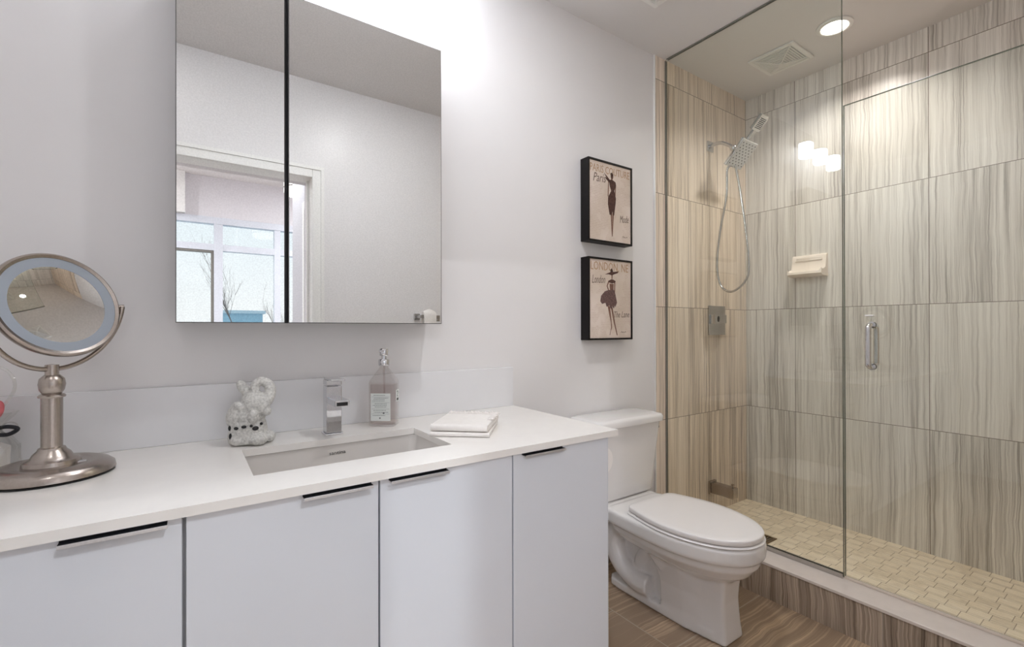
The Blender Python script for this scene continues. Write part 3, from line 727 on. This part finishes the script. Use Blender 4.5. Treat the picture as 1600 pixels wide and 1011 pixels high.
def paris(shape, line, txt, pr):
    txt('PARIS COUTURE', .02, .135, .050, .262, 'tan_ink')
    txt('Paris', .09, .262, .058, .085, 'script_ink', .35, .05)
    txt('Mode', .73, .735, .050, .062, 'script_ink', .4, .1)
    bm = B(); line(bm, [(.79, .925), (.81, .905), (.83, .925), (.85, .91), (.87, .925), (.90, .908), (.91, .92)], .0008); obj('signature', bm, 'script_ink', pr)
    shape('figure_skin', [[(.46, .21), (.44, .21), (.43, .42), (.45, .42)], [(.61, .24), (.635, .25), (.62, .40), (.60, .40)], [(.50, .63), (.535, .63), (.54, .93), (.53, .93)], [(.545, .63), (.58, .63), (.545, .93), (.537, .93)], [(.51, .16), (.56, .16), (.545, .20), (.52, .20)]], 'figure_skin', .0004)
    shape('figure_dress', [[(.50, .12), (.53, .10), (.565, .12), (.56, .17), (.53, .185), (.51, .17)],
        [(.46, .205), (.53, .19), (.62, .215), (.635, .26), (.59, .33), (.63, .43), (.62, .50), (.585, .65), (.555, .66), (.545, .6), (.525, .66), (.475, .65), (.435, .52), (.44, .43), (.515, .34), (.475, .27)],
        [(.50, .215), (.42, .165), (.34, .125), (.40, .18), (.37, .19), (.46, .235)]], 'figure_brown')
def london(shape, line, txt, pr):
    txt('LONDON, NE', .03, .135, .056, .250, 'tan_ink')
    txt('London', .06, .305, .054, .085, 'script_ink', .35, .03)
    txt('The Lane', .58, .735, .042, .105, 'script_ink', .35, .02)
    bm = B(); line(bm, [(.75, .935), (.77, .915), (.79, .935), (.81, .92), (.83, .935), (.86, .915), (.87, .93)], .0008); obj('signature', bm, 'script_ink', pr)
    shape('figure_skin', [[(.44, .265), (.40, .33), (.44, .40), (.46, .39), (.425, .33), (.46, .28)], [(.585, .265), (.61, .27), (.60, .45), (.58, .45)], [(.415, .57), (.48, .60), (.515, .78), (.53, .87), (.50, .905), (.48, .965), (.47, .96), (.505, .87), (.50, .80)], [(.50, .60), (.54, .60), (.60, .80), (.665, .965), (.645, .968), (.57, .80)], [(.515, .18), (.545, .18), (.535, .25), (.52, .25)], [(.47, .30), (.57, .30), (.565, .38), (.48, .38)]], 'figure_skin', .0004)
    shape('figure_dress', [[(.36, .185), (.43, .165), (.49, .15), (.50, .115), (.52, .10), (.545, .115), (.555, .145), (.69, .13), (.67, .155), (.58, .175), (.53, .19), (.45, .18)], [(.44, .265), (.50, .245), (.56, .245), (.62, .262), (.60, .285), (.53, .295), (.46, .285)]], 'figure_brown')
    shape('figure_skirt', [[(.47, .38), (.57, .375), (.61, .43), (.65, .54), (.61, .60), (.60, .575), (.57, .62), (.54, .59), (.50, .625), (.46, .58), (.40, .60), (.37, .55), (.29, .565), (.25, .53), (.27, .46), (.36, .40)]], 'figure_skirt', .0006)
picture(H + .402, H + .782, 'upper black-framed fashion sketch of a slim figure in a fitted dress on the wall', paris)
picture(H - .052, H + .3295, 'lower black-framed fashion sketch of a figure in wide hat and full skirt', london)

# ================================================================== TOILET
TX = 1.615
def tw(t_): return 1.578 - t_
t = thing('toilet', 'white two-piece toilet with closed lid between the vanity and shower', 'toilet', (TX, 1.2, 0))
def egg(t0, t1, tm, hw, bw, rb=.04, n=14, inset=0.0):
    """outline (x, y) from the back edge t0 to the front tip t1, widest hw at tm, bw at the back"""
    hw -= inset; bw -= inset; t0 += inset; t1 -= inset
    R_ = []
    for k in range(4):
        a = PI / 2 * k / 3; R_.append((bw - rb + rb * math.sin(a), t0 + rb - rb * math.cos(a)))
    for k in range(1, 6):
        q = k / 6; tt = t0 + rb + (tm - t0 - rb) * q; R_.append((bw + (hw - bw) * math.sin(q * PI / 2), tt))
    for k in range(n + 1):
        a = PI / 2 * k / n; R_.append((hw * math.cos(a) ** .92, tm + (t1 - tm) * math.sin(a)))
    L = [(-x, tt) for x, tt in R_[-2::-1]]
    return [(TX + x, tw(tt)) for x, tt in R_ + L]
def ring(o, z): return [Vector((x, y, z)) for x, y in o]
def R3(ins, z, a=(.17, .742, .46, .186, .172)): return ring(egg(*a, inset=ins), z)
bm = B()
ringloft(bm, [R3(.02, .315), R3(.004, .318), R3(0, .328), R3(0, .366), R3(.006, .374), R3(.02, .376)])          # rim band and deck
ringloft(bm, [R3(.14, .170, (.16, .72, .46, .186, .165)), R3(.125, .195, (.16, .735, .46, .19, .165)), R3(.085, .225), R3(.045, .255), R3(.018, .29), R3(.012, .33)])   # bowl
box(bm, TX - .17, TX + .17, tw(.24), tw(.03), .318, .372, .012)                                                # deck under the tank
def ped(z, hf, hb, t0, t1):
    pts = [(hb, t0), (hb * .99, (t0 * .6 + t1 * .4)), (hf * 1.06, t1 - .075), (hf * .92, t1 - .008), (hf * .8, t1)]
    pts = [(TX + x, tw(q)) for x, q in pts] + [(TX - x, tw(q)) for x, q in pts[::-1]]
    return ring(pts, z)
ringloft(bm, [ped(0.0005, .066, .083, .385, .648), ped(.06, .062, .080, .385, .640), ped(.14, .060, .085, .385, .634), ped(.22, .064, .105, .37, .640), ped(.27, .08, .12, .34, .65)])
prism(bm, [(TX + s * x, tw(q)) for s, l in ((1, [(.05, .10), (.078, .125), (.084, .2), (.083, .42), (.068, .60)]), (-1, [(.068, .60), (.083, .42), (.084, .2), (.078, .125), (.05, .10)])) for x, q in l], 0.0005, .034)
for s in (-1, 1):
    tube(bm, [(TX + s * .058, tw(a), z) for a, z in ((.42, .205), (.33, .270), (.24, .290), (.160, .262), (.128, .200), (.155, .130), (.205, .090), (.270, .068), (.325, .072))], lambda q: .052 - .010 * q, 14, 6)
    tube(bm, [(TX + s * .030, tw(a), z) for a, z in ((.45, .15), (.38, .185), (.31, .215), (.26, .16), (.25, .10))], .03, 12, 6)
box(bm, TX - .04, TX + .04, tw(.45), tw(.14), .02, .32)
bo = obj('bowl', bm, 'porcelain', t); remesh(bo, .0050, 5)
obj('lid', ringloft(B(), [R3(.010, .3858, (.266, .735, .47, .180, .148)), R3(.001, .3872, (.266, .735, .47, .180, .148)), R3(0, .3890, (.266, .735, .47, .180, .148)), R3(0, .4010, (.266, .735, .47, .180, .148)), R3(.0012, .4035, (.266, .735, .47, .180, .148)), R3(.005, .4052, (.266, .735, .47, .180, .148)), R3(.03, .4064, (.266, .735, .47, .180, .148)), R3(.09, .4072, (.266, .735, .47, .180, .148))]), 'seat_plastic', t, True, angle=1.2)
obj('seat_bumper', ringloft(B(), [R3(.022, .3830, (.266, .735, .47, .180, .148)), R3(.022, .3862, (.266, .735, .47, .180, .148))]), 'seat_plastic', t)
obj('seat', ringloft(B(), [R3(.014, .3755, (.262, .740, .47, .184, .155)), R3(.002, .3768, (.262, .740, .47, .184, .155)), R3(0, .379, (.262, .740, .47, .184, .155)), R3(.003, .3825, (.262, .740, .47, .184, .155)), R3(.014, .3836, (.262, .740, .47, .184, .155))]), 'seat_plastic', t, True, angle=1.2)
for s in (-1, 1):
    obj('hinge', bx(TX + s * .075 - .02, TX + s * .075 + .02, tw(.285), tw(.255), .374, .395, .004), 'seat_plastic', t, True)
def trr(hw, y0, y1, r, z, bow=0.0):
    pts = rrect(TX - hw, TX + hw, y0, y1, r, 5); out = []
    for x, y in pts:
        if y < (y0 + y1) / 2: y -= bow * (1 - ((x - TX) / hw) ** 2)
        out.append(Vector((x, y, z)))
    return out
tk = ringloft(B(), [trr(.172, 1.440, 1.560, .03, .372, .012), trr(.180, 1.430, 1.568, .03, .385, .016), trr(.186, 1.425, 1.572, .035, .43, .018), trr(.212, 1.405, 1.578, .035, .690, .020), trr(.212, 1.405, 1.578, .035, .6955, .020)])
obj('tank', tk, 'porcelain', t, True, angle=0.9)
tl = ringloft(B(), [trr(.214, 1.400, 1.580, .035, .697, .022), trr(.222, 1.392, 1.584, .04, .701, .024), trr(.224, 1.390, 1.585, .04, .722, .024), trr(.218, 1.396, 1.582, .04, .732, .024), trr(.195, 1.415, 1.57, .04, .735, .022)])
obj('tank_lid', tl, 'porcelain', t, True, angle=1.0)
cap = ell(B(), (TX - .070, tw(.235), .036), (.013, .013, .013))
obj('bolt_cap', cap, 'seat_plastic', t, True)
lv = cyl(B(), (TX + .2085, 1.47, .668), (TX + .216, 1.47, .668), .012, seg=20); tube(lv, [(TX + .216, 1.47, .668), (TX + .219, 1.45, .668), (TX + .219, 1.43, .664)], .005, 10)
obj('flush_lever', lv, 'chrome', t, True)
cyl_s = cyl(B(), (TX + .186, 1.4168, .671), (TX + .186, 1.4035, .671), .0045, seg=14)
obj('flush_stud', cyl_s, 'chrome', t, True)

# toilet paper on the vanity's end panel
t = thing('toilet_paper_holder', 'small chrome toilet paper holder on the right end of the vanity', 'paper holder', (1.079, 1.15, .69))
obj('mount', bx(1.0787, 1.086, 1.205, 1.235, .675, .705, .001), 'chrome', t)
obj('arm', tube(B(), [(1.084, 1.22, .690), (1.122, 1.22, .690), (1.122, 1.085, .690)], .006, 10), 'chrome', t, True)
bm = lathe(B(), [(.018, .0), (.046, .0), (.046, .105), (.018, .105), (.018, .0)], (1.1235, 1.202, .690), 40, (0, -1, 0))
tag(obj('toilet_paper_roll', bm, 'paper', None, True), 'white toilet paper roll peeking out beside the vanity end', 'toilet paper')

# ================================================================== SHOWER
t = thing('shower_glass_panel', 'fixed full-height clear glass shower panel beside the toilet', 'glass panel', (XG, 1.18, .150))
obj('glass', bx(XG - .004, XG + .004, 0.772, TY - .003, .156, CZ - .003), 'glass', t)
bm = B()
box(bm, XG - .0105, XG - .0042, .772, TY - .001, .1503, .1675); box(bm, XG + .0042, XG + .0105, .772, TY - .001, .1503, .1675); box(bm, XG - .0042, XG + .0042, .772, TY - .001, .1503, .1558)
obj('floor_channel', bm, 'satin_chrome', t)
bm = bx(XG - .007, XG - .0042, TY - .005, TY - .0003, .17, CZ - .006); box(bm, XG + .0042, XG + .007, TY - .005, TY - .0003, .17, CZ - .006)
obj('wall_channel', bm, 'rubber', t)
bm = bx(XG - .008, XG - .0042, .772, TY - .012, CZ - .005, CZ - .0005); box(bm, XG + .0042, XG + .008, .772, TY - .012, CZ - .005, CZ - .0005)
obj('ceiling_channel', bm, 'rubber', t)
obj('edge', bx(XG - .004, XG + .004, .7705, .772, .156, CZ - .003), 'glass_edge', t)
DT = H + .867
t = thing('shower_door', 'clear glass shower door with a chrome pull handle', 'shower door', (XG, 0.42, .160))
obj('glass', bx(XG - .004, XG + .004, 0.085, 0.7645, .162, DT), 'glass', t)
bm = bx(XG - .004, XG + .004, .7645, .7665, .162, DT); box(bm, XG - .004, XG + .004, .085, .7665, DT, DT + .0015)
obj('edge', bm, 'glass_edge', t)
obj('bottom_seal', bx(XG - .005, XG + .005, .087, .764, .1515, .163), 'bottle_glass', t)
for z in (.45, 1.72):
    bm = bx(XG - .016, XG - .0042, .072, .13, z, z + .09, .002); box(bm, XG + .0042, XG + .016, .072, .13, z, z + .09, .002)
    obj('hinge', bm, 'chrome', t)
HY = 0.676; hz0, hz1 = H - .144, H + .012
bm = B()
for s in (-1, 1):
    x0_ = XG + s * .0042; x1_ = XG + s * .040
    tube(bm, [(x0_, HY, hz1), (XG + s * .022, HY, hz1), (XG + s * .034, HY, hz1 - .006), (x1_, HY, hz1 - .020), (x1_, HY, hz0 + .020), (XG + s * .034, HY, hz0 + .006), (XG + s * .022, HY, hz0), (x0_, HY, hz0)], .0092, 14, 5)
    for z in (hz0, hz1): cyl(bm, (XG + s * .0041, HY, z), (XG + s * .0085, HY, z), .0125, seg=20)
obj('pull_handle', bm, 'chrome', t, True)
hk = thing('suction_hook', 'small clear suction hook on the shower door just over the pull handle', 'hook', (XG - .004, HY + .002, H + .045))
obj('suction_cup', lathe(B(), [(0, .0003), (.014, .0003), (.010, .005), (.004, .008), (0, .008)], (XG - .0042, HY + .002, H + .038), 24, (-1, 0, 0)), 'cellophane', hk, True)
obj('hook', bx(XG - .024, XG - .010, HY - .012, HY + .016, H + .044, H + .050, .002), 'porcelain', hk)

# shower head set (arm, square head, hand shower with hose)
SX = 2.512
t = thing('shower_fixture', 'chrome square rain shower head with docked hand shower on the tiled wall', 'shower head', (SX, TY, H + 1.06))
obj('wall_flange', bx(SX - .028, SX + .028, TY - .009, TY - .0003, H + 1.030, H + 1.090, .002), 'chrome', t)
obj('shower_arm', tube(B(), [(SX, TY - .004, H + 1.060), (SX, TY - .04, H + 1.066), (SX, TY - .075, H + 1.060), (SX, TY - .115, H + 1.036), (SX, TY - .142, H + 1.014)], .0105, 14, 6), 'chrome', t, True)
jb = ell(B(), (SX, TY - .148, H + 1.006), (.020, .020, .020)); cyl(jb, (SX, TY - .152, H + 1.002), (SX, TY - .174, H + .980), .014, .018, 20)
obj('ball_joint', jb, 'chrome', t, True)
e1 = Vector((1, 0, 0)); ang = math.radians(47)
e2 = Vector((0, -math.cos(ang), math.sin(ang)))           # along the plate, towards the room and up
en = e1.cross(e2).normalized()
if en.z > 0: en = -en                                     # spray direction
hc = Vector((SX - .002, 1.404, H + .962))
def obx(c, a, b, d, bev=.0):
    bm = bx(-a, a, -b, b, -d, d, bev=bev) if bev else bx(-a, a, -b, b, -d, d)
    for v in bm.verts: v.co = c + e1 * v.co.x + e2 * v.co.y + en * v.co.z
    return bm
hd = obj('spray_plate', obx(hc + en * .002, .076, .078, .008, .003), 'chrome', t)
face = obj('spray_face', obx(hc + en * .0108, .070, .072, .001), 'steel_face', hd)
bm = B()
for i in range(-4, 5):
    for j in range(-4, 5):
        if abs(i) <= 4 and (i + j) % 2 == 0:
            p = hc + en * .0116 + e1 * i * .0145 + e2 * j * .0145; cyl(bm, p, p + en * .0022, .0034, .0026, 8)
obj('nozzles', bm, 'black_satin', face)
obj('dock', obx(hc - en * .013 - e2 * .01, .020, .060, .008, .002), 'chrome', t)
wand0 = hc - en * .018 - e2 * .085; wand1 = hc - en * .018 + e2 * .13
bm = obx((wand0 + wand1) / 2, .012, (wand1 - wand0).length / 2, .008, .004)
ws = obj('hand_shower', bm, 'satin_chrome', t)
hs = hc - en * .016 + e2 * .168
obj('hand_shower_head', obx(hs, .038, .042, .009, .003), 'satin_chrome', ws)
bm = B()
for k in range(7):
    merge(bm, obx(hs + en * .0092 + e2 * (-.026 + k * .0082), .026, .0022, .0008))
obj('spray_slots', bm, 'black_satin', ws)
hose = [wand0, wand0 + Vector((0, .010, -.03)), Vector((SX, 1.490, H + .75)), Vector((SX, 1.530, H + .55)), Vector((SX, 1.549, H + .36)), Vector((SX, 1.525, H + .245)), Vector((SX, 1.462, H + .207)), Vector((SX, 1.390, H + .25)), Vector((SX, 1.362, H + .33)), Vector((SX + .002, 1.378, H + .52)), Vector((SX + .004, 1.412, H + .76)), hc + Vector((0.006, .040, -.03))]
obj('hose', tube(B(), hose, .0062, 10, 10), 'satin_chrome', t, True)

t = thing('shower_valve', 'square chrome shower valve with lever on the tiled wall below the hose', 'shower valve', (2.575, TY, H + .05))
obj('escutcheon', bx(2.490, 2.655, TY - .010, TY - .0003, H - .038, H + .133, .002), 'satin_chrome', t)
obj('handle_hub', bx(2.500, 2.552, TY - .050, TY - .010, H + .028, H + .080, .002), 'chrome', t)
obj('lever', bx(2.462, 2.575, TY - .066, TY - .050, H + .030, H + .078, .002), 'satin_chrome', t)
obj('hub_hole_shade', ell(B(), (2.492, TY - .0665, H + .054), (.011, .003, .017)), 'black_satin', t, True)  # black blob stands in for the dark of the handle's round hole
t = thing('tub_spout', 'boxy brown-tinted chrome spout low on the tiled shower wall', 'spout', (2.52, TY, .205))
obj('spout_body', bx(2.495, 2.545, TY - .150, TY - .012, .172, .232, .005), 'nickel', t)
obj('wall_collar', bx(2.488, 2.552, TY - .014, TY - .0003, .165, .240, .002), 'nickel', t)
dv = cyl(B(), (2.52, TY - .132, .232), (2.52, TY - .132, .243), .004, seg=12); cyl(dv, (2.52, TY - .132, .243), (2.52, TY - .132, .250), .009, seg=16)
obj('diverter_knob', dv, 'nickel', t, True)
# soap dish
t = thing('soap_dish', 'white ceramic soap dish fixed to the tiled shower wall', 'soap dish', (XS, 1.22, H + .29))
y0, y1, z0, z1 = 1.134, 1.310, H + .290, H + .415
secs = []
bm = B()
prof_o = [(0.0, z1), (.012, z1), (.020, z1 - .012), (.024, z1 - .045), (.034, z1 - .085), (.070, z1 - .105), (.085, z1 - .100), (.088, z1 - .112), (.070, z0 + .004), (.0, z0)]
rings = []
for k in range(13):
    q = k / 12; y = y0 + (y1 - y0) * q; e = min(q, 1 - q) * 2
    side = max(0, 1 - e * 7)
    ring_ = []
    for d, z in prof_o:
        lift = 0
        if .02 < d and z > z1 - .108: lift = .018 * side * (d / .09)
        ring_.append(Vector((XS - .0003 - d * (1 - .06 * side), y, z + lift)))
    rings.append(ring_)
ringloft(bm, rings)
obj('dish', bm, 'soap_ceramic', t, True, angle=1.1)
bm = B(); box(bm, XS - .027, XS - .018, y0 + .018, y1 - .018, z1 - .036, z1 - .026, .003); box(bm, XS - .022, XS - .018, y0 + .02, y1 - .02, z1 - .028, z1 - .014, .002)
obj('grab_lip', bm, 'soap_ceramic', t, True)
# drain
t = thing('shower_drain', 'small square bronze drain in the shower floor mosaic', 'drain', (2.42, 1.255, .05))
bm = B()
for a, b, c, d in ((-.055, .055, -.055, -.042), (-.055, .055, .042, .055), (-.055, -.042, -.042, .042), (.042, .055, -.042, .042)): box(bm, 2.42 + a, 2.42 + b, 1.255 + c, 1.255 + d, .0503, .0545, .001)
obj('frame', bm, 'drain_metal', t)
bm = B()
for k in range(6): box(bm, 2.42 - .042, 2.42 + .042, 1.255 - .038 + k * .0145, 1.255 - .031 + k * .0145, .0505, .0535)
obj('grate', bm, 'drain_metal', t)
obj('well', bx(2.42 - .042, 2.42 + .042, 1.255 - .042, 1.255 + .042, .0502, .0505), 'black_satin', t)

# ================================================================== on the door wall (seen in the mirror)
t = thing('towel_hook', 'square chrome towel bar on the wall beside the doorway, reflected low in the mirror', 'towel bar', (1.29, FY, 1.20))
obj('mount', bx(1.22, 1.26, FY + .0003, FY + .012, 1.185, 1.225, .002), 'satin_chrome', t)
bm = bx(1.232, 1.250, FY + .011, FY + .075, 1.196, 1.214, .002); box(bm, 1.232, 1.372, FY + .060, FY + .078, 1.196, 1.214, .002); box(bm, 1.352, 1.372, FY + .060, FY + .078, 1.175, 1.196, .002)
obj('bar', bm, 'satin_chrome', t)
bm = B()
yc, zb = FY + .069, 1.205
prof2 = []
for k in range(-8, 9):
    a = PI / 2 + k * PI / 16; prof2.append((math.cos(a), math.sin(a)))
rings = []
for q in range(9):
    x = 1.256 + q * .0105; w_ = .5 + .5 * math.sin(q / 8 * PI); R1 = .017 + .012 * w_; R0 = .0135
    zl = .75 + .012 * math.sin(q * 2.1)
    o = [Vector((x - .02 * w_, yc + R1 * 1.1, zl))] + [Vector((x, yc + R1 * c, zb + (R1 + .02 * w_) * sn)) for c, sn in prof2] + [Vector((x - .02 * w_, yc - R1 * 1.1, zl - .04))]
    inn = [Vector((x - .02 * w_, yc + R0, zl))] + [Vector((x, yc + R0 * c, zb + R0 * sn)) for c, sn in prof2] + [Vector((x - .02 * w_, yc - R0, zl - .04))]
    rings.append(o + inn[::-1])
ringloft(bm, rings)
tag(obj('hand_towel', bm, 'cloth', None, True), 'white hand towel bunched over the towel bar by the doorway', 'towel')

# bedroom lamp
t = thing('drum_lamp', 'white drum ceiling lamp in the bedroom seen in the mirror past the doorway', 'lamp', (1.035, -2.6, 2.9))
obj('shade', lathe(B(), [(0, 2.585), (.16, 2.59), (.17, 2.61), (.17, 2.93), (0, 2.93)], (1.035, -2.6, 0), 40), 'lamp_drum', t, True)
obj('band', lathe(B(), [(.171, 2.65), (.174, 2.65), (.174, 2.665), (.171, 2.665), (.171, 2.65)], (1.035, -2.6, 0), 40), 'satin_chrome', t, True)
obj('canopy', lathe(B(), [(0, 2.93), (.06, 2.93), (.06, 3.029), (0, 3.029)], (1.035, -2.6, 0), 32), 'trim_paint', t, True)
